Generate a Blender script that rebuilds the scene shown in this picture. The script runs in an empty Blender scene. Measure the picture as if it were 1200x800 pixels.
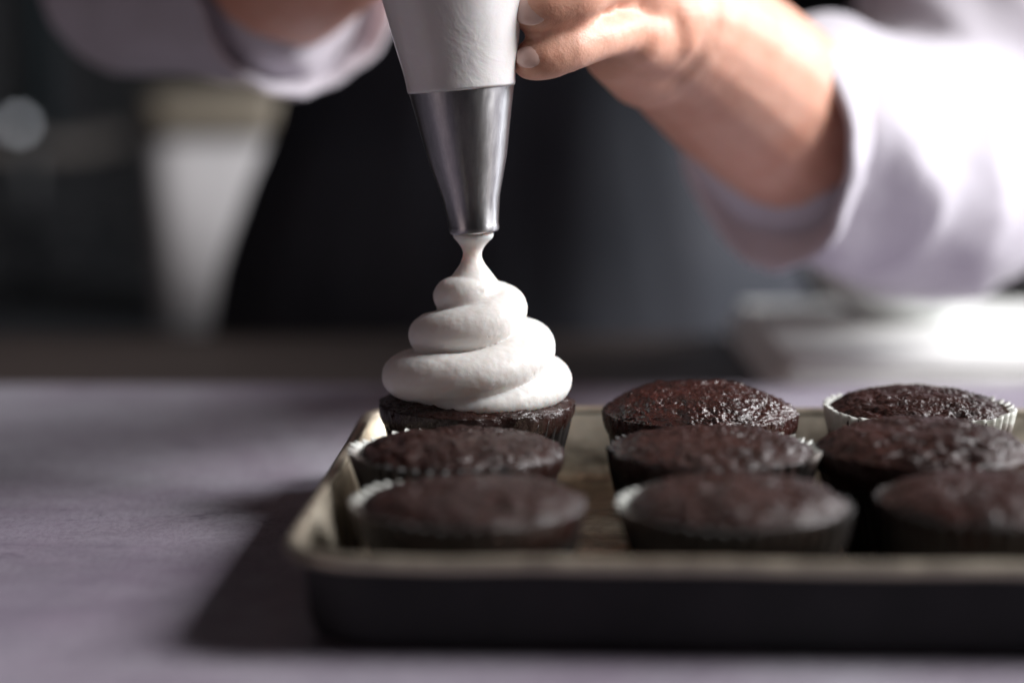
import bpy, bmesh, math, random
from mathutils import Vector, Matrix, noise, Euler
random.seed(7)
R = math.radians
PI = math.pi
S = bpy.context.scene
C = S.collection

# ------------------------------------------------------------------ camera
FPX = 2333.0                       # focal length in photo pixels (70 mm on 36 mm, 1200 px)
PITCH = R(8.3)
CAMZ = 0.16                        # table top is z = 0
cam_d = bpy.data.cameras.new('camera')
cam = bpy.data.objects.new('camera', cam_d); C.objects.link(cam)
cam.location = (0, 0, CAMZ); cam.rotation_euler = (R(90) - PITCH, 0, 0)
cam_d.lens = 70; cam_d.sensor_width = 36
cam_d.clip_start = 0.02; cam_d.clip_end = 50
cam_d.dof.use_dof = True
cam_d.dof.focus_distance = 0.672
cam_d.dof.aperture_fstop = 2.8
cam_d.dof.aperture_blades = 9
cam_d.dof.aperture_rotation = R(12)
S.camera = cam

# ------------------------------------------------------------------ world, view
w = bpy.data.worlds.new('World'); S.world = w; w.use_nodes = True
w.node_tree.nodes['Background'].inputs[0].default_value = (0.5, 0.55, 0.75, 1)
w.node_tree.nodes['Background'].inputs[1].default_value = 0.006
S.view_settings.view_transform = 'Standard'; S.view_settings.look = 'None'
S.view_settings.gamma = 1; S.view_settings.exposure = 0
S.view_settings.use_curve_mapping = False

def area_light(name, loc, target, sx, sy, power, col):
    d = bpy.data.lights.new(name, 'AREA'); d.shape = 'RECTANGLE'; d.size = sx; d.size_y = sy
    d.energy = power; d.color = col
    o = bpy.data.objects.new(name, d); C.objects.link(o)
    o.location = loc
    o.rotation_euler = (Vector(target) - Vector(loc)).to_track_quat('-Z', 'Y').to_euler()
    return o
L = Vector((0.77, -0.05, 0.58)).normalized()
key = area_light('window_light', Vector((0.05, 0.66, 0.05)) + L * 2.1, (0.05, 0.66, 0.05), 1.15, 0.75, 86, (1.0, 0.985, 0.985))
back = area_light('back_rim_light', Vector((0.1, 0.62, 0.04)) + Vector((0.80, 0.45, 0.34)).normalized() * 1.9, (0.1, 0.62, 0.04), 0.3, 0.4, 24, (0.93, 0.96, 1.0))  # added rim lamp, no window there; gives the cupcakes highlights at the right
fill = area_light('room_fill', (-1.9, -0.7, 0.42), (0, 0.8, 0.10), 1.1, 0.6, 3.6, (1.0, 0.80, 0.78))

# ------------------------------------------------------------------ helpers
def at(u, v, Y):
    """3D point at depth Y (metres from the lens along the table) seen at photo pixel u, v"""
    cp, sp = math.cos(PITCH), math.sin(PITCH)
    a = (u - 600) / FPX; b = -(v - 400) / FPX
    d = Vector((a, cp + b * sp, -sp + b * cp))
    d *= Y / d.y
    return Vector((d.x, d.y, d.z + CAMZ))

def props(o, label=None, cat=None, group=None, kind=None):
    if label: o['label'] = label
    if cat: o['category'] = cat
    if group: o['group'] = group
    if kind: o['kind'] = kind
    return o

def empty(name, loc, label=None, cat=None, group=None):
    o = bpy.data.objects.new(name, None); C.objects.link(o); o.location = loc
    o.empty_display_size = 0.01
    return props(o, label, cat, group)

def mesh_obj(name, verts, faces, mat, parent=None, smooth=True, label=None):
    """vertices in world space; moved into the parent's space (parents are only translated)"""
    off = Vector((0, 0, 0)); p = parent
    while p: off += p.location; p = p.parent
    me = bpy.data.meshes.new(name)
    me.from_pydata([tuple(Vector(v) - off) for v in verts], [], faces); me.update()
    if smooth: me.polygons.foreach_set('use_smooth', [True] * len(me.polygons))
    o = bpy.data.objects.new(name, me); C.objects.link(o)
    if mat: me.materials.append(mat)
    if parent: o.parent = parent
    if label: o['label'] = label
    return o

class MB:
    def __init__(s): s.v = []; s.f = []
    def add(s, v, f):
        n = len(s.v); s.v += [Vector(a) for a in v]; s.f += [tuple(i + n for i in q) for q in f]
    def rings(s, rings, cap0=True, cap1=True):
        n = len(rings[0]); base = len(s.v)
        for r in rings: s.v += [Vector(a) for a in r]
        for i in range(len(rings) - 1):
            for j in range(n):
                k = (j + 1) % n
                s.f.append((base + i*n + j, base + i*n + k, base + (i+1)*n + k, base + (i+1)*n + j))
        if cap0: s.f.append(tuple(base + j for j in range(n))[::-1])
        if cap1: s.f.append(tuple(base + (len(rings)-1)*n + j for j in range(n)))
    def box(s, a, b, bev=0):
        bm = bmesh.new(); bmesh.ops.create_cube(bm, size=1)
        for v in bm.verts:
            v.co = Vector(((a[0]+b[0])/2 + v.co.x*(b[0]-a[0]), (a[1]+b[1])/2 + v.co.y*(b[1]-a[1]), (a[2]+b[2])/2 + v.co.z*(b[2]-a[2])))
        if bev: bmesh.ops.bevel(bm, geom=list(bm.edges), offset=bev, segments=3, profile=0.5, affect='EDGES')
        bm.verts.index_update()
        s.add([v.co.copy() for v in bm.verts], [[v.index for v in f.verts] for f in bm.faces]); bm.free()
    def ball(s, c, r, sub=2, scale=(1, 1, 1)):
        bm = bmesh.new(); bmesh.ops.create_icosphere(bm, subdivisions=sub, radius=1)
        c = Vector(c); bm.verts.index_update()
        s.add([c + Vector((v.co.x*r*scale[0], v.co.y*r*scale[1], v.co.z*r*scale[2])) for v in bm.verts],
              [[v.index for v in f.verts] for f in bm.faces]); bm.free()
    def cone(s, p0, r0, p1, r1, n=20):
        p0 = Vector(p0); p1 = Vector(p1); d = (p1 - p0)
        if d.length < 1e-6: return
        q = d.to_track_quat('Z', 'Y')
        rr = []
        for p, r in ((p0, r0), (p1, r1)):
            rr.append([p + q @ Vector((math.cos(2*PI*j/n)*r, math.sin(2*PI*j/n)*r, 0)) for j in range(n)])
        s.rings(rr)
    def chain(s, pts):
        for i, (p, r) in enumerate(pts):
            s.ball(p, r, 2)
            if i: s.cone(pts[i-1][0], pts[i-1][1], p, r)
    def build(s, name, mat, parent=None, smooth=True, label=None):
        return mesh_obj(name, s.v, s.f, mat, parent, smooth, label)

def fuse(mb, voxel, smooth_it, fac=0.5):
    """union of closed shapes as one continuous skin; returns verts, faces"""
    me = bpy.data.meshes.new('tmp'); me.from_pydata([tuple(v) for v in mb.v], [], mb.f); me.update()
    o = bpy.data.objects.new('tmp', me); C.objects.link(o)
    m = o.modifiers.new('r', 'REMESH'); m.mode = 'VOXEL'; m.voxel_size = voxel; m.use_smooth_shade = True
    if smooth_it:
        m = o.modifiers.new('s', 'SMOOTH'); m.factor = fac; m.iterations = smooth_it
    dg = bpy.context.evaluated_depsgraph_get()
    ev = o.evaluated_get(dg); em = ev.to_mesh()
    vs = [v.co.copy() for v in em.vertices]; fs = [tuple(p.vertices) for p in em.polygons]
    ns = [v.normal.copy() for v in em.vertices]
    ev.to_mesh_clear(); bpy.data.objects.remove(o); bpy.data.meshes.remove(me)
    return vs, fs, ns

def catmull(xs, ys, x):
    """smooth interpolation through points"""
    if x <= xs[0]: return ys[0]
    if x >= xs[-1]: return ys[-1]
    i = 0
    while xs[i+1] < x: i += 1
    def m(k):
        if k <= 0: return (ys[1]-ys[0])/(xs[1]-xs[0])
        if k >= len(xs)-1: return (ys[-1]-ys[-2])/(xs[-1]-xs[-2])
        return (ys[k+1]-ys[k-1])/(xs[k+1]-xs[k-1])
    h = xs[i+1]-xs[i]; t = (x-xs[i])/h
    return ((2*t**3-3*t**2+1)*ys[i] + (t**3-2*t*t+t)*h*m(i) + (-2*t**3+3*t*t)*ys[i+1] + (t**3-t*t)*h*m(i+1))

# ------------------------------------------------------------------ materials
class Mat:
    def __init__(s, name, col=(.5, .5, .5), rough=.5, metal=0, **kw):
        m = bpy.data.materials.new(name); m.use_nodes = True
        s.m = m; s.nt = m.node_tree; s.b = s.nt.nodes['Principled BSDF']
        s.b.inputs['Base Color'].default_value = (*col, 1)
        s.b.inputs['Roughness'].default_value = rough
        s.b.inputs['Metallic'].default_value = metal
        for k, v in kw.items():
            s.b.inputs[k.replace('_', ' ')].default_value = v
        tc = s.nt.nodes.new('ShaderNodeTexCoord'); s.co = tc.outputs['Object']
    def n(s, t, **kw):
        nd = s.nt.nodes.new(t)
        for k, v in kw.items():
            if hasattr(nd, k): setattr(nd, k, v)
            else: nd.inputs[k].default_value = v
        return nd
    def link(s, a, b): s.nt.links.new(a, b)
    def map(s, scale=(1, 1, 1), rot=(0, 0, 0)):
        mp = s.n('ShaderNodeMapping'); mp.inputs['Scale'].default_value = scale; mp.inputs['Rotation'].default_value = rot
        s.link(s.co, mp.inputs['Vector']); return mp.outputs[0]
    def noise(s, scale, detail=4, rough=.5, vec=None, dist=0):
        t = s.n('ShaderNodeTexNoise'); t.inputs['Scale'].default_value = scale; t.inputs['Detail'].default_value = detail
        t.inputs['Roughness'].default_value = rough; t.inputs['Distortion'].default_value = dist
        s.link(vec or s.co, t.inputs['Vector']); return t.outputs['Fac']
    def ramp(s, fac, stops):
        r = s.n('ShaderNodeValToRGB'); s.link(fac, r.inputs[0]); e = r.color_ramp.elements
        while len(e) < len(stops): e.new(0.5)
        for i, (p, c) in enumerate(stops):
            e[i].position = p; e[i].color = (*c, 1) if len(c) == 3 else c
        return r.outputs[0]
    def g(s, x): return (x, x, x)
    def mix(s, fac, a, b, mode='MIX'):
        x = s.n('ShaderNodeMix'); x.data_type = 'RGBA'; x.blend_type = mode
        for sock, val in ((x.inputs[0], fac), (x.inputs[6], a), (x.inputs[7], b)):
            if isinstance(val, (int, float)): sock.default_value = val
            elif isinstance(val, tuple): sock.default_value = (*val, 1)
            else: s.link(val, sock)
        return x.outputs[2]
    def math(s, op, a, b=0.0):
        x = s.n('ShaderNodeMath'); x.operation = op
        for sock, val in ((x.inputs[0], a), (x.inputs[1], b)):
            if isinstance(val, (int, float)): sock.default_value = val
            else: s.link(val, sock)
        return x.outputs[0]
    def color(s, o): s.link(o, s.b.inputs['Base Color'])
    def rough(s, o): s.link(o, s.b.inputs['Roughness'])
    def bump(s, h, dist, strength=1.0, prev=None):
        b = s.n('ShaderNodeBump'); b.inputs['Distance'].default_value = dist; b.inputs['Strength'].default_value = strength
        s.link(h, b.inputs['Height'])
        if prev: s.link(prev, b.inputs['Normal'])
        s.link(b.outputs[0], s.b.inputs['Normal']); return b.outputs[0]

# table top: mauve painted board, mottled and scratched
M = Mat('painted_table', (.3, .27, .34), .5)
a = M.noise(5.5, 7, .62, dist=.5); b = M.noise(38, 6, .65); c = M.noise(520, 3, .6, vec=M.map((1, .5, 1)))
base = M.ramp(a, [(.32, (.20, .17, .22)), (.5, (.365, .335, .395)), (.66, (.50, .495, .555))])
base = M.mix(M.ramp(b, [(.35, M.g(0)), (.7, M.g(.45))]), base, (.24, .185, .25))
sc1 = M.noise(9, 6, .55, vec=M.map((1, 6, 1), (0, 0, R(24))), dist=1.2)
line = M.ramp(sc1, [(.490, M.g(0)), (.5, M.g(1)), (.510, M.g(0))])
msk = M.ramp(M.noise(14, 2, .5), [(.50, M.g(0)), (.60, M.g(1))])
scr = M.mix(1.0, line, msk, 'MULTIPLY')
base = M.mix(M.math('MULTIPLY', scr, .8), base, (.06, .05, .08))
base = M.mix(M.ramp(c, [(.35, M.g(.32)), (.6, M.g(0))]), base, (.15, .12, .16))
M.color(base); M.rough(M.ramp(b, [(.3, M.g(.30)), (.7, M.g(.5))]))
nb = M.bump(c, .0003, .5); M.bump(scr, .0003, -.6, nb)
MAT_TABLE = M.m
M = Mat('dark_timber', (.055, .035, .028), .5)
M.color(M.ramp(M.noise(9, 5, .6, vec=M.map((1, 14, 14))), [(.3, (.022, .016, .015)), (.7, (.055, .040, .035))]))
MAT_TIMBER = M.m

# baked aluminium tray
def tray_mat(name, wear_light, wall=False):
    M = Mat(name, (.5, .46, .4), .35, .85)
    a = M.noise(26, 6, .65, dist=.6); b = M.noise(120, 5, .7); st = M.noise(60, 4, .6, vec=M.map((1.2, 22, 6)))
    v = M.mix(.5, a, b)
    base = M.ramp(v, [(.36, (.05, .032, .02)), (.46, (.17, .125, .08)), (.56, (.36, .30, .215)), (.7, (.62, .56, .46))])
    base = M.mix(M.ramp(st, [(.4, M.g(.55)), (.62, M.g(0))]), base, (.06, .043, .03))
    if wall:                            # less burnt grease on the side walls, and the light on them painted in
        sx = M.n('ShaderNodeSeparateXYZ'); M.link(M.co, sx.inputs[0])
        zz_ = M.math('ADD', sx.outputs[2], M.math('MULTIPLY', M.math('SUBTRACT', a, .5), .05))
        wear_light = M.ramp(M.math('MULTIPLY', zz_, 40), [(.1, M.g(.08)), (.75, M.g(.8))])
    base = M.mix(wear_light, base, (.70, .63, .52))
    M.color(base); M.rough(M.ramp(b, [(.3, M.g(.3)), (.7, M.g(.52))]))
    M.bump(st, .0002, .5)
    return M.m
MAT_PAN = tray_mat('stained_aluminium', .08, True)
MAT_RIM = tray_mat('worn_aluminium_rim', .62)
M = Mat('carbonised_shaded_pan_outside', (.02, .017, .018), .62, .2)
M.color(M.ramp(M.noise(40, 5, .6), [(.3, (.004, .004, .005)), (.75, (.018, .016, .019))]))  # baked black, with the shade below the rim deepened in the colour
MAT_PANOUT = M.m

# chocolate cake
def cake_mat(name, gl, redness):
    M = Mat(name, (.03, .012, .008), .4)
    a = M.noise(90, 5, .6); f = M.noise(1100, 5, .7); mid = M.noise(330, 4, .6)
    r = redness
    base = M.ramp(a, [(.3, (.010, .0036, .0028)), (.55, (.021 + .012*r, .0068, .0050)), (.78, (.038 + .022*r, .0125, .0090))])
    M.color(base)
    M.rough(M.ramp(M.mix(.5, mid, f), [(.38, M.g(.26 - .08*gl)), (.62, M.g(.60 - .22*gl))]))
    M.b.inputs['Specular IOR Level'].default_value = .22 + .45*gl
    n1 = M.bump(mid, .0010, .7)
    M.bump(f, .0003, .7, n1)
    return M.m
MAT_CAKE_GLOSS = cake_mat('moist_chocolate_cake', 1.0, .9)
MAT_CAKE_DARK = cake_mat('dark_moist_chocolate_cake', .75, .0)
MAT_CAKE = cake_mat('chocolate_cake', .6, .25)
MAT_CAKE_DULL = cake_mat('dry_chocolate_cake', .3, .4)

# liner paper: grease darkened from the base upward; the height where it stays pale differs
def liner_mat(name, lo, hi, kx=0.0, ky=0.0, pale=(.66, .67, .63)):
    """grease has soaked the paper dark from the base up, higher on one side; ky also paints in shade at the front"""
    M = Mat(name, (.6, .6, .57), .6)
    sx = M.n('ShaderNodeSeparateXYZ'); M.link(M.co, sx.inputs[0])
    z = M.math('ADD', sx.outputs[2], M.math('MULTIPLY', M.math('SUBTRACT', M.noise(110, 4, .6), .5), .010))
    z = M.math('ADD', z, M.math('MULTIPLY', sx.outputs[0], kx)); z = M.math('ADD', z, M.math('MULTIPLY', sx.outputs[1], ky))  # ky keeps the front dark: shade painted in along with the grease
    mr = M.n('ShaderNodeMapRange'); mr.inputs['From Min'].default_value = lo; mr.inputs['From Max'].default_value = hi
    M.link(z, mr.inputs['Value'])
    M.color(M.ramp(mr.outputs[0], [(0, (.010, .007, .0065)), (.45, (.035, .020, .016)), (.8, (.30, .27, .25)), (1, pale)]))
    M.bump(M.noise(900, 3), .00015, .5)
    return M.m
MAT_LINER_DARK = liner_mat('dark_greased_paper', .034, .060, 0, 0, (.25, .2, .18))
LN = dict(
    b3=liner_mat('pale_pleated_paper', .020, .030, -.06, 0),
    m1=liner_mat('paper_greased_and_shaded_at_the_front', .034, .044, -.28, .25),
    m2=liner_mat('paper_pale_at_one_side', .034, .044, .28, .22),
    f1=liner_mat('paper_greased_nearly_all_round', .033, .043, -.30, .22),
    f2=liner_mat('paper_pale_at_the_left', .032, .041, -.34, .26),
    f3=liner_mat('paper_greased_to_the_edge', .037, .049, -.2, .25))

M = Mat('whipped_frosting', (.78, .755, .73), .36, Subsurface_Weight=.8, Subsurface_Scale=.006)
M.b.inputs['Subsurface Radius'].default_value = (1, .72, .60)
M.b.inputs['Specular IOR Level'].default_value = .4
n1 = M.bump(M.noise(1000, 3, .6), .00015, .5)
vo = M.n('ShaderNodeTexVoronoi'); vo.inputs['Scale'].default_value = 420; M.link(M.co, vo.inputs['Vector'])
pit = M.ramp(vo.outputs['Distance'], [(.0, M.g(0)), (.16, M.g(1))])
vs_ = M.ramp(M.noise(160, 2), [(.6, M.g(1)), (.68, M.g(0))])
M.bump(M.mix(1.0, pit, vs_, 'LIGHTEN'), .0003, .6, n1)
MAT_FROST = M.m

M = Mat('brushed_steel', (.62, .60, .62), .3, 1.0)
M.b.inputs['Anisotropic'].default_value = .75; M.b.inputs['Anisotropic Rotation'].default_value = .25
tg = M.n('ShaderNodeTangent'); tg.direction_type = 'RADIAL'; tg.axis = 'Z'; M.link(tg.outputs[0], M.b.inputs['Tangent'])
st = M.noise(60, 5, .7, vec=M.map((9, 9, .8))); bl = M.noise(150, 5, .7)
M.color(M.ramp(M.mix(.7, bl, st), [(.3, (.32, .315, .33)), (.7, (.50, .50, .51))]))
M.rough(M.ramp(M.mix(.35, st, bl), [(.32, M.g(.3)), (.68, M.g(.42))]))
M.bump(st, .00006, .4)
MAT_STEEL = M.m

M = Mat('clear_bag_full_of_frosting', (.86, .835, .835), .32, Coat_Weight=.6, Coat_Roughness=.12, Subsurface_Weight=.2, Subsurface_Scale=.003)
wr = M.noise(34, 5, .6, vec=M.map((1, 1, .8), (0, R(25), 0)), dist=2.2); fine = M.noise(210, 3, .6, dist=1)
n1 = M.bump(wr, .0013, .5); M.bump(fine, .0003, .35, n1)
MAT_BAG = M.m

M = Mat('skin', (.62, .36, .27), .48, Subsurface_Weight=.3, Subsurface_Scale=.006)
M.b.inputs['Subsurface Radius'].default_value = (1, .35, .2)
M.color(M.ramp(M.noise(38, 4, .6), [(.3, (.64, .30, .20)), (.7, (.75, .43, .32))]))
n1 = M.bump(M.noise(260, 4, .6), .0009, .4); M.bump(M.noise(1400, 2), .00015, .5, n1)
MAT_SKIN = M.m
M = Mat('fingernail', (.70, .47, .41), .25, Coat_Weight=.4); MAT_NAIL = M.m

M = Mat('white_shirt_cotton', (.53, .50, .555), .85)
M.b.inputs['Sheen Weight'].default_value = .2
M.bump(M.noise(24, 4, .5, dist=1.0), .006, .5)
MAT_SHIRT = M.m
M = Mat('charcoal_apron_cloth', (.03, .03, .036), .85)
M.color(M.ramp(M.noise(10, 4), [(.3, (.014, .017, .026)), (.7, (.026, .027, .036))]))
M.bump(M.noise(700, 2), .0004, .5)
MAT_APRON = M.m
M = Mat('dark_trouser_cloth', (.02, .02, .025), .9); MAT_TROUSER = M.m

def plain(name, col, rough=.6, metal=0):
    M = Mat(name, col, rough, metal)
    c1 = tuple(x*.8 for x in col); c2 = tuple(min(1, x*1.15) for x in col)
    M.color(M.ramp(M.noise(6, 4, .6), [(.3, c1), (.7, c2)])); return M.m
MAT_WALL = plain('dark_plaster', (.05, .052, .058), .8)
MAT_FLOOR = plain('dark_floor', (.04, .038, .04), .6)
MAT_RACK = plain('black_rack_metal', (.02, .022, .026), .5)
MAT_BIN = plain('white_bin_plastic', (.62, .6, .61), .45)
MAT_LID = plain('cream_lid_plastic', (.30, .26, .205), .5)
MAT_TOWEL = plain('white_towel_cloth', (.8, .8, .78), .9)
MAT_BOWL = plain('white_ceramic', (.75, .77, .76), .2)
MAT_CAB = plain('taupe_cabinet_paint', (.2, .18, .17), .6)
MAT_SLATE = plain('slate_blue_tin', (.06, .085, .10), .4)
M = Mat('lamp_glow', (.8, .8, .8), .5); M.b.inputs['Emission Color'].default_value = (.85, .9, 1, 1)
M.b.inputs['Emission Strength'].default_value = 1.0; MAT_GLOW = M.m

# ------------------------------------------------------------------ setting: floor, wall, table
ZF = -0.90
mb = MB(); mb.add([(-6, -4, ZF), (6, -4, ZF), (6, 3.6, ZF), (-6, 3.6, ZF)], [(0, 1, 2, 3)])
props(mb.build('floor', MAT_FLOOR, smooth=False), kind='structure')
mb = MB(); mb.box((-6, 3.6, ZF), (6, 3.72, 1.9))
props(mb.build('wall', MAT_WALL, smooth=False), kind='structure')

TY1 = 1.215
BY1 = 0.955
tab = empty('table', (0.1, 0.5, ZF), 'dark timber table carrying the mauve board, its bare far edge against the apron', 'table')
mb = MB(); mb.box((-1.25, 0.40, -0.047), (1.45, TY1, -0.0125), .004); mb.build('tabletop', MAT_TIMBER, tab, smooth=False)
brd = empty('backdrop_board', (0.1, 0.7, -0.0122), 'mauve grey painted board with mottling and scratches, lying under the baking tray', 'board')
mb = MB(); mb.box((-1.15, 0.43, -0.0122), (1.35, BY1, 0.0), .003); mb.build('painted_board', MAT_TABLE, brd, smooth=False)
for y in (.47, 1.10):
    mb = MB(); mb.box((-.975, y, -.14), (1.175, y + .03, -.048)); mb.build('rail', MAT_TIMBER, tab, smooth=False)
for sx in (-1.05, 1.18):
    for sy in (.45, 1.08):
        mb = MB(); mb.box((sx, sy, ZF), (sx + .07, sy + .07, -.048), .004); mb.build('leg', MAT_TIMBER, tab, smooth=False)

# ------------------------------------------------------------------ tray
TR = -R(2.2)
TX, TYY = -0.0638, 0.5100          # outer front-left corner
TW, TD = 0.33, 0.232
def tray_pt(u, v, z):
    return Vector((TX + u*math.cos(TR) - v*math.sin(TR), TYY + u*math.sin(TR) + v*math.cos(TR), z))
def rrect(inset, z, rad=.024, seg=10, wob=0.0):
    r = max(rad - inset*.75, .004); pts = []
    x0, y0, x1, y1 = inset, inset, TW - inset, TD - inset
    for cx, cy, a0 in ((x1-r, y0+r, -90), (x1-r, y1-r, 0), (x0+r, y1-r, 90), (x0+r, y0+r, 180)):
        for i in range(seg + 1):
            a = R(a0 + 90*i/seg)
            pts.append((cx + r*math.cos(a), cy + r*math.sin(a)))
    # subdivide straight runs
    out = []
    for i in range(len(pts)):
        p = pts[i]; q = pts[(i+1) % len(pts)]
        out.append(p)
        if (i + 1) % (seg + 1) == 0:
            for k in range(1, 12):
                t = k/12; out.append((p[0]+(q[0]-p[0])*t, p[1]+(q[1]-p[1])*t))
    return [tray_pt(u, v, z + wob*noise.noise(Vector((u*28, v*28, z*10)))) for u, v in out]
HZ = 0.0275
tray = empty('baking_tray', tray_pt(TW/2, TD/2, 0), 'worn aluminium baking tray with brown stains and a rolled rim, holding the cupcakes', 'baking tray')
mb = MB()
prof = [(.0045, HZ-.0012), (.0055, HZ-.003), (.0085, .0075), (.0105, .0040), (.0130, .0022), (.0165, .0016)]
rr = [rrect(i, z, wob=.0006) for i, z in prof]
mb.rings(rr, cap0=False, cap1=True)
mb.build('pan', MAT_PAN, tray)
mb = MB()
rr = [rrect(i, z, wob=.0006) for i, z in [(.0052, HZ-.0034), (.0068, .0060), (.0084, .0020), (.0118, .0003)]]  # steep sides carry the dark down to where the tray's shadow ends
mb.rings(rr, cap0=False, cap1=True)
mb.build('pan_underside', MAT_PANOUT, tray, label='blackened outside of the pan, darkened further for shade')
mb = MB(); rr = []
rb = .0024
for k in range(13):
    a = 2*PI*k/12
    rr.append(rrect(rb + .0002 - rb*math.cos(a), HZ - .0005 - rb*.92*math.sin(-a) - 0.0008, wob=.0006))
mb.rings(rr, cap0=False, cap1=False)
mb.build('rolled_rim', MAT_RIM, tray)

# ------------------------------------------------------------------ cupcakes
def fract(p, f, octs=3, seed=0):
    s = 0; a = 1
    for k in range(octs):
        s += a*noise.noise(Vector((p[0]*f + seed*7.3, p[1]*f - seed*3.1, p[2]*f + seed))); f *= 2.1; a *= .5
    return s

def cupcake(loc, label, seed, rc, dome, rimz, rl, lz, linermat, cakemat, over=.0015, fine=1.0, tilt=(0, 0), lshift=(0, 0), nu=300, nv=80, pits=False):
    """rc crust radius, dome height over the rim, rimz crust rim height, rl liner top radius, lz liner top height (all from the tray floor)"""
    rnd = random.Random(seed)
    t = empty('cupcake', loc, label, 'cupcake', 'chocolate cupcakes on the tray')
    rb = .0235
    # ---- liner: pleated cup with thickness
    NP = 42; n = NP*6; mb = MB(); rings = []
    zs = [(.0, 0), (.0006, 0), (.3, 1), (.6, 1), (.85, 1), (1, 1)]
    def lin(th, f, off):
        z = lz*f
        r = rb + (rl - rb)*(f**1.0) + .0006*math.sin(PI*f)
        amp = .0015*min(1, .15 + f*1.05)
        ph = (th*NP/(2*PI)) % 1
        tri = 4*abs(ph - .5) - 1
        tri = max(-1, min(1, tri*1.25))
        r += amp*tri + .0006*f*noise.noise(Vector((math.cos(th)*2.2, math.sin(th)*2.2, seed)))*1.5 + off
        zz = z + (f**4)*(.0009*noise.noise(Vector((math.cos(th)*3, math.sin(th)*3, seed+5))) + .0005*tri)
        fl = f*f
        return Vector((loc[0] + r*math.cos(th) + lshift[0]*fl, loc[1] + r*math.sin(th) + lshift[1]*fl, loc[2] + .0002 + zz))
    for f in (0, .2, .4, .6, .75, .88, .96, 1): rings.append([lin(2*PI*j/n, f, 0) for j in range(n)])
    for f in (1, .96, .88, .75, .6): rings.append([lin(2*PI*j/n, f, -.00022) for j in range(n)])
    mb.rings(rings, cap0=True, cap1=False)
    mb.build('paper_liner', linermat, t)
    # ---- cake: crown and body
    prof = []
    for i in range(nv):                     # crown from the centre outward
        s = i/(nv - 1)
        r = rc*math.sin(s*PI/2)**.92 if s > 0 else 0
        q = r/rc
        prof.append((q, rimz + dome*(1 - q**2.7)*(1 - .0*q) + .0012*math.sqrt(max(0, 1 - q**6)) - .0012))
    under = [(1.004, -.0012), (.998, -.0026), (.985, -.004), (.965, -.0055), (.94, -.0075)]
    for q, dz in under: prof.append((q, rimz + dz - over))
    fb = (rimz - .012)/lz
    rin = (rb + (rl - rb)*fb - .0016)/rc
    prof.append((min(rin, .93), rimz - .012)); prof.append(((rb - .0015)/rc*1.02, .003)); 
    verts = []; faces = []
    base = Vector(loc) + Vector((0, 0, .0008))
    for i, (q, z) in enumerate(prof):
        for j in range(nu):
            th = 2*PI*j/nu
            ct, sn = math.cos(th), math.sin(th)
            lump = 1 + .022*noise.noise(Vector((ct*1.3, sn*1.3, seed*2.7))) + .010*noise.noise(Vector((ct*4, sn*4, seed*1.7)))
            r = q*rc*(1 + (lump - 1)*min(1, q*1.2))
            p = Vector((r*ct, r*sn, z))
            if i < nv + 4:
                e = 1.0 if i < nv else .7
                big = .0009*fract(p, 60, 2, seed)
                mid_ = (.00055 if i > nv or pits else .00085)*fract(p, 230, 2, seed+3)
                sm = .00042*fine*fract(p, 900, 2, seed+9)
                crk = noise.noise(Vector((p.x*95 + 1.6*noise.noise(p*210), p.y*60, seed*3.3)))
                crack = -.0006*max(0, 1 - abs(crk)*8)*fine*max(0, noise.noise(Vector((p.x*50, p.y*50, seed+40)))*2.5)
                nrm = Vector((ct*q**5, sn*q**5, max(.15, 1 - q**6))).normalized() if i < nv else Vector((ct, sn, -.2)).normalized()
                msk = .45 + .9*max(0, .5 + noise.noise(Vector((p.x*70 + seed, p.y*90, 3.1))))
                sm *= msk
                if pits:
                    q1 = noise.noise(Vector((p.x*210 + seed, p.y*330, p.z*210))); q2 = noise.noise(Vector((p.x*520, p.y*760 + seed, p.z*500)))
                    sm -= .0011*max(0, q1 - .12)*2.2 + .0007*max(0, q2 - .1)
                p += nrm*e*(big + mid_ + sm + (crack if i < nv else 0))
            if i < nv:
                p.z += (p.x*tilt[0] + p.y*tilt[1])
            else:
                p.z += (p.x*tilt[0] + p.y*tilt[1])*.7
            verts.append(base + p)
    for i in range(len(prof) - 1):
        for j in range(nu):
            k = (j+1) % nu
            faces.append((i*nu+j, (i+1)*nu+j, (i+1)*nu+k, i*nu+k))
    faces.append(tuple((len(prof)-1)*nu + j for j in range(nu))[::-1])
    mesh_obj('cake', verts, faces, cakemat, t)
    return t

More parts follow.
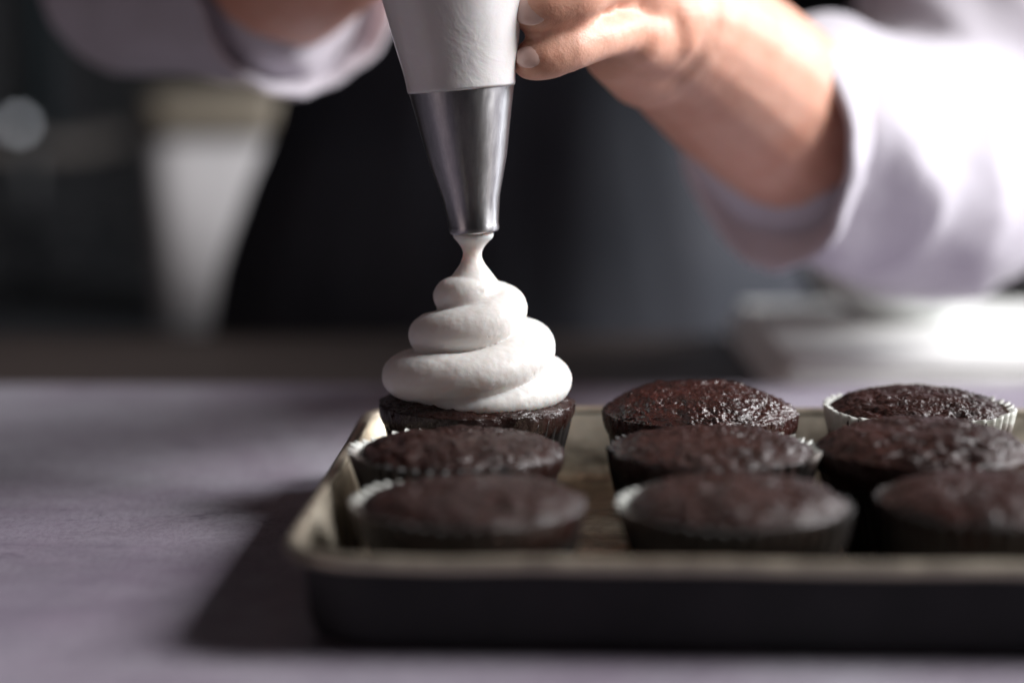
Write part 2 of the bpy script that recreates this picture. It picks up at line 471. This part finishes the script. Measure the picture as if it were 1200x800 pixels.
FZ = 0.0017
P = {}
spec = [
 # key, x, y, label, seed, rc, dome, rimz, rl, lz, liner, cake, kwargs
 ('b1', -.0122, .6850, 'frosted cupcake in the back left corner, topped with a tall swirl of white frosting', 1, .0338, .0030, .0372, .0322, .0335, MAT_LINER_DARK, MAT_CAKE_DARK, dict()),
 ('b2', .0660, .6890, 'glossy cracked cupcake in the back row just right of the frosted one', 2, .0338, .0078, .0335, .0322, .0310, MAT_LINER_DARK, MAT_CAKE_GLOSS, dict(over=.003, fine=1.35, nu=420, nv=120)),
 ('b3', .1430, .6900, 'coarse dry cupcake in the back right with a pale pleated liner edge standing up', 3, .0310, .0064, .0335, .0322, .0345, LN['b3'], MAT_CAKE_DULL, dict(fine=1.1, pits=True, tilt=(-.02, 0), nu=420, nv=120)),
 ('m1', -.0160, .6165, 'flat dark cupcake directly in front of the frosted one, middle row', 4, .0322, .0040, .0338, .0322, .0338, LN['m1'], MAT_CAKE_DARK, dict(lshift=(-.0022, 0))),
 ('m2', .0625, .6165, 'cupcake in the centre of the tray with a pale liner showing at its right', 5, .0322, .0042, .0342, .0326, .0340, LN['m2'], MAT_CAKE, dict(lshift=(.0014, .0010))),
 ('m3', .1300, .6170, 'lumpy overhanging cupcake at the right of the middle row', 6, .0338, .0074, .0345, .0320, .0320, MAT_LINER_DARK, MAT_CAKE_DULL, dict(over=.003, fine=1.1, pits=True)),
 ('f1', -.0108, .5520, 'dark cupcake in the front left corner of the tray, nearest the left rim', 7, .0318, .0036, .0320, .0318, .0318, LN['f1'], MAT_CAKE_DARK, dict(lshift=(-.0018, 0))),
 ('f2', .0640, .5520, 'front row cupcake in the middle with a pale liner edge on its left', 8, .0310, .0050, .0320, .0320, .0312, LN['f2'], MAT_CAKE, dict(lshift=(-.0010, -.0004))),
 ('f3', .1365, .5530, 'dull blurred cupcake at the right end of the front row', 9, .0315, .0050, .0320, .0318, .0316, LN['f3'], MAT_CAKE_DULL, dict()),
]
for k, x, y, lab, sd, rc, dm, rz, rl, lz, lm, cm, kw in spec:
    P[k] = cupcake((x, y, FZ), lab, sd, rc, dm, rz, rl, lz, lm, cm, **kw)

# ------------------------------------------------------------------ frosting swirl on the back left cupcake
AX = Vector((-.0114, .685, .0385))
ts  = [-.07, .04, .25, .5, .75, 1.0, 1.25, 1.5, 1.75, 2.0, 2.25, 2.5, 2.75, 2.95, 3.12]
rho = [2.50, 2.50, 2.36, 2.38, 2.36, 2.16, 1.80, 1.62, 1.36, 1.14, .92, .80, .56, .36, .15]
zz  = [.20, .34, .78, .86, .96, 1.32, 2.02, 2.15, 2.38, 2.82, 3.36, 3.52, 3.74, 3.98, 4.3]
rrd = [.12, .46, .86, .90, .94, .92, .90, .90, .92, .90, .88, .82, .82, .66, .42]
mb = MB()
rings = []; N = 420; n = 36
def rope(t):
    a = 2*PI*t
    ro = catmull(ts, rho, t)*.01; z = catmull(ts, zz, t)*.01
    dx = -.0024*min(1, z/.05)
    return AX + Vector((dx + ro*math.sin(a), -ro*math.cos(a), z))
for i in range(N + 1):
    t = ts[0] + (ts[-1] - ts[0])*i/N
    p = rope(t); tg = (rope(t + .004) - rope(t - .004)).normalized()
    out = Vector((math.sin(2*PI*t), -math.cos(2*PI*t), 0)); out = (out - tg*out.dot(tg)).normalized()
    up = out.cross(tg)
    if up.z < 0: up = -up
    r = catmull(ts, rrd, t)*.01
    r *= 1 + .035*noise.noise(Vector((t*5, 1.7, 0)))
    rings.append([p + out*math.cos(b)*r*1.06 + up*math.sin(b)*r*.90 for b in [2*PI*j/n for j in range(n)]])
mb.rings(rings)
prof = [(0, 2.5), (.6, 2.75), (1.2, 2.3), (2, 1.75), (3, 1.4), (3.6, 1.22), (4.0, 1.06), (4.3, .86), (4.6, .63), (4.85, .44), (5.1, .325), (5.3, .33), (5.5, .43), (5.68, .58), (5.8, .69), (5.95, .70)]
rings = []
for k in range(90):
    z = 5.95*k/89
    r = catmull([a for a, b in prof], [b for a, b in prof], z)*.01
    dx = -.0024*min(1, z/5)
    if z > 5.0: dx = -.0024 + .0006*(z - 5.0)
    rings.append([AX + Vector((dx + r*math.cos(a), r*math.sin(a), z*.01)) for a in [2*PI*j/48 for j in range(48)]])
mb.rings(rings)
vs, fs, ns = fuse(mb, .00042, 11, .5)
out = []
for v, nn in zip(vs, ns):
    q = v - AX
    d = .00030*noise.noise(q*95) + .00013*noise.noise(q*380) + .00005*noise.noise(q*850)
    pt = noise.noise(q*260 + Vector((9, 2, 4)))
    d -= .0005*max(0, pt - .6)*3
    out.append(v + nn*d)
mesh_obj('frosting', out, fs, MAT_FROST, P['b1'])

# ------------------------------------------------------------------ piping bag
def axis_pt(y_px): return at(530 + .095*y_px if y_px > 0 else 530 + .085*y_px, y_px, .685)
bag = empty('piping_bag', at(556, 271, .685), 'piping bag full of white frosting with a steel tip, held over the frosted cupcake', 'piping bag')
tip0 = at(556, 271.5, .685); tip1 = at(540.5, 100, .685)
ax = (tip1 - tip0).normalized(); q = ax.to_track_quat('Z', 'Y'); H = (tip1 - tip0).length
def lathe(pr, n=96, wob=None):
    out = []
    for h, r in pr:
        ring = []
        for j in range(n):
            a = 2*PI*j/n; rad = r*(1 + (wob(a, h) if wob else 0))
            ring.append(tip0 + q @ Vector((rad*math.cos(a), rad*math.sin(a), h)))
        out.append(ring)
    return out
mb = MB()
mb.rings(lathe([(.004, .0074), (.0008, .0075), (0, .0078), (-.0002, .00815), (.0002, .0085), (.0009, .0087), (.0022, .00868), (.0026, .0086),
                (.012, .0099), (H*.5, .01345), (H*.8, .0163), (H - .001, .0181), (H + .004, .0184)]), cap0=False, cap1=False)
# inner seam line of the tip
mb.build('steel_tip', MAT_STEEL, bag)
def bw(a, h):
    k = min(1, max(0, (h - H)/.03))
    return k*.020*noise.noise(Vector((math.cos(a)*1.6, math.sin(a)*1.6, h*26))) + k*.006*noise.noise(Vector((math.cos(a)*6, math.sin(a)*6, h*90)))
pb = [(H - .0012, .0180), (H - .0014, .01835), (H - .0004, .0186), (H + .0012, .0187), (H + .006, .0194), (H + .015, .0212), (H + .030, .0240), (H + .045, .0268), (H + .065, .0300), (H + .085, .0318),
      (H + .105, .0310), (H + .122, .0270), (H + .135, .0190), (H + .143, .0120), (H + .150, .0105), (H + .160, .0150), (H + .175, .0230), (H + .190, .0270)]
rings = []
xs = [a for a, b in pb]; ys = [b for a, b in pb]
hs = []; h = xs[0]
hs = xs[:4] + [xs[3] + (xs[-1] - xs[3])*k/90 for k in range(1, 91)]
mb = MB(); mb.rings(lathe([(h, ys[xs.index(h)] if h in xs else catmull(xs, ys, h)) for h in hs], 120, bw), cap0=False, cap1=False)
mb.build('bag', MAT_BAG, bag)

# ------------------------------------------------------------------ person
person = empty('person', (0.0, 1.36, ZF), 'person in a white shirt with rolled sleeves and a dark apron, squeezing the piping bag', 'person')
mb = MB()
# --- arm on the right of the picture (steadies the bag)
wr = at(765, 22, .765); 
mb.chain([(at(757, 22, .752), .024), (wr, .029), (at(800, 42, .79), .0325), (at(860, 90, .83), .0372), (at(940, 154, .89), .0395), (at(1040, 200, .96), .0420), (at(1095, 205, 1.0), .046)])
mb.chain([(at(1095, 205, 1.0), .046), (at(1130, -60, 1.08), .048), (at(1060, -520, 1.30), .055)])
# palm
for (u0, v0, y0, u1, v1, y1) in ((742, 42, .728, 770, 40, .765), (742, -15, .725, 772, 12, .765), (742, -75, .725, 775, -20, .765), (742, -120, .725, 775, -40, .765)):
    mb.chain([(at(u0, v0, y0), .0125), (at(u1, v1, y1), .021)])
mb.chain([(at(722, 62, .742), .0125), (at(760, 68, .768), .020)])
mb.chain([(at(722, 0, .745), .014), (at(722, 60, .745), .0125)])
fing = [  # lowest finger first: tip, end joint, middle joint, knuckle
    [(623, 71, .6870, .0074), (640, 68, .6860, .0078), (668, 57, .6890, .0080), (700, 44, .6990, .0083), (722, 36, .713, .0090), (744, 34, .730, .0105)],
    [(623, 12, .6845, .0080), (642, 9, .6820, .0084), (676, -3, .6850, .0088), (705, -22, .6950, .0088), (726, -26, .710, .0092), (744, -26, .728, .0105)],
    [(625, -50, .6840, .0058), (642, -52, .6810, .0066), (678, -58, .6840, .0072), (706, -66, .6940, .0082), (726, -72, .710, .0088), (744, -76, .728, .010)],
    [(628, -108, .6860, .0056), (644, -110, .6830, .0064), (676, -114, .6860, .0070), (704, -118, .6960, .0080), (726, -120, .711, .0086), (744, -120, .728, .010)],
]
for f in fing: mb.chain([(at(u, v, y), r) for u, v, y, r in f])
mb.chain([(at(760, -60, .765), .016), (at(725, -75, .760), .0125), (at(680, -90, .745), .0105), (at(640, -100, .728), .0092), (at(615, -105, .720), .0075)])  # thumb behind the bag
# --- arm on the left of the picture (squeezes the top)
mb.chain([(at(165, -30, 1.02), .044), (at(250, -28, .965), .040), (at(335, -32, .905), .0350), (at(420, -95, .83), .030), (at(480, -165, .775), .025), (at(505, -190, .755), .026)])
mb.chain([(at(165, -30, 1.02), .044), (at(110, -240, 1.12), .048), (at(180, -540, 1.30), .055)])
for k, (v, L_) in enumerate(((-200, 1), (-255, 1), (-310, 1), (-362, .9))):
    mb.chain([(at(500, v + 5, .745), .013), (at(480, v, .715), .0095), (at(478, v, .682), .0085), (at(496, v + 4, .655), .0078), (at(535, v + 6, .643), .0070), (at(562, v + 8, .645), .0062)])
    mb.chain([(at(505, -195, .755), .02), (at(500, v + 5, .745), .014)])
mb.chain([(at(512, -230, .75), .017), (at(545, -270, .745), .012), (at(590, -285, .728), .0098), (at(618, -285, .705), .0078)])
vs, fs, ns = fuse(mb, .0018, 6, .5)
nv0 = len(vs)
# torso, neck and head share the same mesh at a coarser voxel
mt = MB()
mt.chain([(Vector((0, 1.39, -.05)), .125), (Vector((0, 1.39, .12)), .100), (Vector((0, 1.39, .30)), .112), (Vector((0, 1.37, .40)), .11)])
mt.chain([(Vector((-.17, 1.37, .46)), .055), (Vector((0, 1.36, .50)), .06), (Vector((.17, 1.37, .46)), .055)])
mt.chain([(Vector((0, 1.36, .48)), .058), (Vector((0, 1.33, .60)), .050)])
mt.ball((0, 1.31, .70), .095, 3, (.78, .98, 1.2))
mt.ball((0, 1.215, .685), .016, 2, (.7, 1.1, 1.4)); mt.ball((0, 1.24, .625), .03, 2, (.9, .9, .7))
for sx in (-1, 1): mt.ball((sx*.075, 1.32, .69), .022, 2, (.35, .8, 1.3))
for sx in (-1, 1):
    mt.chain([(Vector((sx*.085, 1.38, -.08)), .085), (Vector((sx*.095, 1.38, -.48)), .055), (Vector((sx*.10, 1.39, -.82)), .038)])
v2, f2, n2 = fuse(mt, .006, 6, .5)
vs = vs + v2; fs = fs + [tuple(i + nv0 for i in f) for f in f2]
body = mesh_obj('body', vs, fs, MAT_SKIN, person)
# hair tied back, eyes
mb = MB(); mb.ball((0, 1.34, .735), .1, 3, (.82, .95, 1.05)); mb.ball((0, 1.46, .74), .045, 3)
mb.build('hair', plain('dark_brown_hair', (.04, .022, .014), .5), person)
for sx in (-1, 1):
    mb = MB(); mb.ball((sx*.03, 1.222, .695), .012, 2); mb.build('eye', plain('eye_white', (.7, .68, .66), .2), person)
# nails
def nail(u, v, y, lu, rv, ry):
    p = at(u, v, y); mb = MB()
    bm = bmesh.new(); bmesh.ops.create_icosphere(bm, subdivisions=3, radius=1); bm.verts.index_update()
    e = Euler((ry, 0, rv))
    mb.add([p + e.to_matrix() @ Vector((w_.co.x*.0056*lu, w_.co.y*.0016, w_.co.z*.0043*lu)) for w_ in bm.verts], [[w_.index for w_ in f.verts] for f in bm.faces]); bm.free()
    mb.build('fingernail', MAT_NAIL, body)
nail(620, 67, .6812, .9, R(-16), R(-14)); nail(622, 13, .6775, 1.15, R(-16), R(-6))
nail(624, -52, .6780, 1.0, R(-8), R(0)); nail(627, -110, .6800, .95, R(-8), R(0))

# trousers and shoes
mb = MB()
for sx in (-1, 1):
    mb.chain([(Vector((sx*.085, 1.38, -.04)), .098), (Vector((sx*.095, 1.38, -.48)), .075), (Vector((sx*.10, 1.39, -.84)), .06)])
vs, fs, ns = fuse(mb, .008, 4); mesh_obj('trousers', vs, fs, MAT_TROUSER, person)
for sx in (-1, 1):
    mb = MB(); mb.ball((sx*.10, 1.34, ZF + .035), .1, 3, (.42, 1.2, .38)); mb.build('shoe', MAT_TROUSER, person)

# shirt: body and sleeves fused, cloth folds added, then open rolled cuffs
mb = MB()
EL = at(1092, 195, 1.0)
c_r = at(948, 158, .893)
mb.chain([(at(938, 158, .902), .0480), (at(965, 165, .918), .0540), (at(1005, 172, .945), .057), (EL, .061), (at(1150, 60, 1.04), .062), (at(1165, -120, 1.10), .066), (at(1090, -400, 1.25), .07), (Vector((.18, 1.36, .45)), .07)])
mb.chain([(at(1010, 185, .94), .050), (at(1085, 222, .99), .058), (at(1150, 160, 1.02), .06)])
mb.chain([(at(318, -8, .925), .041), (at(240, -18, .965), .046), (at(170, -40, 1.01), .052), (at(120, -200, 1.09), .062), (at(150, -420, 1.22), .068), (Vector((-.18, 1.36, .45)), .07)])
mb.chain([(Vector((0, 1.39, .02)), .130), (Vector((0, 1.39, .12)), .108), (Vector((0, 1.39, .30)), .122), (Vector((0, 1.39, .38)), .115)])
mb.chain([(Vector((-.17, 1.37, .44)), .068), (Vector((0, 1.37, .46)), .075), (Vector((.17, 1.37, .44)), .068)])
vs, fs, ns = fuse(mb, .0045, 6, .5)
out = []
for v, nn in zip(vs, ns):
    calm = .3 if (abs(v.x) < .16 and v.y > 1.2) else 1.0
    s1 = noise.noise(Vector((v.x*16 + v.z*10, v.y*9, v.z*14 - v.x*8)))
    s2 = noise.noise(Vector((v.x*40 + 3, v.y*22, v.z*34 - v.x*16)))
    out.append(v + nn*calm*(.006*(1 - abs(s1)*2) + .0028*s2))
shirt = mesh_obj('shirt', out, fs, MAT_SHIRT, person)

def cuff(center, toward, r, length, seed, sx=1.0, th=.003, drop=0.0):
    """rolled cuff: an open band round the forearm, flaring at the free edge"""
    tow = (Vector(toward) - Vector(center)).normalized(); qq = tow.to_track_quat('Z', 'Y')
    n = 96; rings = []
    def ring(h, dr):
        o = []
        for j in range(n):
            a = 2*PI*j/n
            rad = r*(1 + .18*h) + dr + .0035*noise.noise(Vector((math.cos(a)*1.8, math.sin(a)*1.8, seed + h*1.2))) + .0015*noise.noise(Vector((math.cos(a)*5, math.sin(a)*5, seed + h*3)))
            hh = h*length + .004*noise.noise(Vector((math.cos(a)*1.4, math.sin(a)*1.4, seed + 9)))*h
            p = Vector(center) + qq @ Vector((rad*math.cos(a), rad*math.sin(a), hh))
            if drop: 
                k = max(0, -(p - Vector(center)).z/r); p.z -= drop*k*k*h
            o.append(p)
        return o
    for h, dr in ((-.6, -.004), (-.3, -.001), (0, 0.0), (.3, .001), (.6, .0015), (.85, .001), (.97, 0), (1.0, -.0015), (.97, -.003), (.8, -.0035), (.5, -.004), (.2, -.006), (-.1, -.010)):
        rings.append(ring(h, dr))
    mb = MB(); mb.rings(rings, cap0=False, cap1=False)
    return mb.build('rolled_cuff', MAT_SHIRT, shirt)
cc = at(924, 146, .878)
cuff(cc, cc + Vector((-.80, -.55, -.16)), .0485, .018, 3.0, drop=.004)
cuff(at(318, -14, .93), at(378, -54, .865), .0425, .030, 8.0, drop=.006)

# apron: shell wrapped round the front of the body
n = 60; rings = []; th = .004
def ap(a, z, d):
    zz_ = [-.55, -.2, 0.0, .06, .13, .22, .34, .42]
    wx = [.25, .225, .198, .178, .152, .155, .14, .10]
    dy = [.20, .175, .155, .150, .148, .165, .17, .165]
    w_ = catmull(zz_, wx, z) + d; de = catmull(zz_, dy, z) + d
    f = .006*noise.noise(Vector((a*5, z*3, 2))) + .004*noise.noise(Vector((a*11, z*2, 7))) + .006*max(0, .1 - z)*math.sin(a*14)
    return Vector((math.sin(a)*(w_ + f), 1.375 - math.cos(a)*(de + f), z))
AMAX = R(118)
vs = []; fs = []
zsA = [-.55 + (.97)*k/50 for k in range(51)]
for side, d in ((0, .004), (1, 0)):
    for z in zsA:
        am = AMAX if z < .2 else AMAX - (z - .2)/.22*R(72)
        for j in range(n): vs.append(ap(-am + 2*am*j/(n-1), z, d))
m_ = len(zsA)*n
for i in range(len(zsA)-1):
    for j in range(n-1):
        a_ = i*n+j; fs.append((a_, a_+1, a_+n+1, a_+n)); fs.append((m_+a_, m_+a_+n, m_+a_+n+1, m_+a_+1))
for i in range(len(zsA)-1):
    for j in (0, n-1):
        a_ = i*n+j; fs.append((a_, a_+n, m_+a_+n, m_+a_))
for j in range(n-1):
    for i in (0, len(zsA)-1):
        a_ = i*n+j; fs.append((a_, a_+1, m_+a_+1, m_+a_))
apron = mesh_obj('apron', vs, fs, MAT_APRON, person)
for sx in (-1, 1):
    mb = MB(); mb.chain([(Vector((sx*.085, 1.232, .41)), .008), (Vector((sx*.082, 1.27, .49)), .008), (Vector((sx*.075, 1.34, .535)), .008)]); mb.build('strap', MAT_APRON, apron)

# ------------------------------------------------------------------ blurred things behind
# folded white towel and bowl at the far right of the table
tw = empty('folded_towel', (.36, 1.12, -.012), 'folded white towel lying at the far right of the table, beyond the mauve board', 'towel')
for k in range(3):
    mb = MB(); mb.box((.130 + .004*k, 0.962 + .004*k, -.0122 + .0072*k), (.62 - .01*k, 1.208 - .003*k, -.0052 + .0072*k), .003)
    mb.build('fold', MAT_TOWEL, tw)
bowl = empty('bowl', (.222, 1.13, .0096), 'pale blurred bowl standing on the folded towel below the sleeve', 'bowl')
mb = MB(); rings = []
for r, z in ((.022, .0), (.024, .002), (.034, .006), (.046, .016), (.053, .028), (.055, .033), (.0535, .0335), (.050, .027), (.043, .015), (.03, .007), (.01, .005)):
    rings.append([Vector((.222 + r*math.cos(a), 1.13 + r*math.sin(a), .0097 + z)) for a in [2*PI*j/48 for j in range(48)]])
mb.rings(rings); mb.build('bowl_body', MAT_BOWL, bowl)

# white bin with a cream lid standing on a back counter
CZ = -.135
ctr = empty('counter', (-.4, 2.3, ZF), 'dark back counter behind the table, carrying the white bin', 'counter')
mb = MB(); mb.box((-2.2, 2.0, CZ - .04), (.62, 2.6, CZ), .004); mb.build('worktop', MAT_RACK, ctr, smooth=False)
mb = MB(); mb.box((-2.18, 2.03, ZF), (.60, 2.58, CZ - .0405)); mb.build('cupboard', MAT_RACK, ctr, smooth=False)
for k in range(4):
    x = -2.1 + k*.68
    mb = MB(); mb.box((x, 2.008, ZF + .08), (x + .62, 2.029, CZ - .06), .004); d_ = mb.build('door', MAT_RACK, ctr, smooth=False)
    mb = MB(); mb.box((x + .54, 1.990, CZ - .26), (x + .555, 2.0075, CZ - .12), .003); mb.build('handle', MAT_STEEL, d_, smooth=False)
bn = empty('storage_bin', (-.32, 2.2, CZ), 'tall white plastic bin with a cream lid on the back counter, badly out of focus', 'bin')
bx0, bx1 = at(172, 200, 2.1).x, at(335, 200, 2.1).x
zt = at(200, 160, 2.1).z; zl = at(200, 112, 2.1).z
def tub(x0, x1, y0, y1, z0, z1, tp, r=.03):
    rings = []
    for z, ins in ((z0, tp), (z1, 0)):
        ring = []
        for cx, cy, a0 in ((x1-r-ins, y0+r+ins, -90), (x1-r-ins, y1-r-ins, 0), (x0+r+ins, y1-r-ins, 90), (x0+r+ins, y0+r+ins, 180)):
            for i in range(7):
                a = R(a0 + 15*i); ring.append(Vector((cx + r*math.cos(a), cy + r*math.sin(a), z)))
        rings.append(ring)
    return rings
mb = MB(); mb.rings(tub(bx0, bx1, 2.1, 2.3, CZ + .0005, zt, .004)); mb.build('bin_body', MAT_BIN, bn)
mb = MB(); mb.rings(tub(bx0 - .006, bx1 + .006, 2.094, 2.306, zt + .0005, zl, 0)); mb.build('lid', MAT_LID, bn)

# rack of shelves at the far left
rack = empty('shelf_rack', (-.85, 2.9, CZ), 'black metal shelf rack in the dark at the left, behind the counter', 'shelf rack')
for x in (-1.30, -.62):
    for y in (2.72, 3.0):
        mb = MB(); mb.box((x, y, ZF), (x + .03, y + .03, .9)); mb.build('post', MAT_RACK, rack, smooth=False)
for z in (-.10, .17 - .13, .42):
    mb = MB(); mb.box((-1.32, 2.70, z - .02), (-.58, 3.05, z), .002); mb.build('shelf', MAT_CAB if z == .17 - .13 else MAT_RACK, rack, smooth=False)
tin = empty('storage_tin', (-.66, 2.8, .0405), 'slate blue tin on the middle rack shelf, upper left corner', 'tin')
tcen = (at(52, 40, 2.85).x, 2.85)
mb = MB(); rings = []
for r, z in ((.040, .0405), (.040, .30), (.043, .302), (.043, .33), (.0, .332)):
    rings.append([Vector((tcen[0] + max(r, .001)*math.cos(a), tcen[1] + max(r, .001)*math.sin(a), z)) for a in [2*PI*j/32 for j in range(32)]])
mb.rings(rings); mb.build('tin_body', MAT_SLATE, tin)
# small lit lamp seen as a soft disc
lp = at(22, 146, 2.55)
lamp = empty('indicator_lamp', lp, 'small pale glowing lamp at the far left, blurred into a disc', 'lamp')
mb = MB(); mb.ball(lp, .0085, 3); mb.build('lamp_lens', MAT_GLOW, lamp)
mb = MB(); mb.cone(lp + Vector((0, .004, 0)), .012, lp + Vector((0, .03, 0)), .012, 24); mb.box((lp.x - .01, lp.y + .03, CZ + .0005), (lp.x + .01, lp.y + .045, lp.z + .012)); mb.build('lamp_housing', MAT_RACK, lamp)

# taupe cabinet behind the person at the right
cb = empty('cabinet', (.95, 2.2, ZF), 'taupe cabinet in the background at the lower right, out of focus', 'cabinet')
mb = MB(); mb.box((.63, 2.0, ZF), (1.7, 2.5, .9), .004); mb.build('cabinet_body', MAT_CAB, cb, smooth=False)
for x in (.65, 1.18):
    mb = MB(); mb.box((x, 1.978, ZF + .1), (x + .5, 1.998, .88), .003); d_ = mb.build('door', MAT_CAB, cb, smooth=False)
    mb = MB(); mb.box((x + .44, 1.955, -.05), (x + .455, 1.977, .15), .003); mb.build('handle', MAT_STEEL, d_, smooth=False)
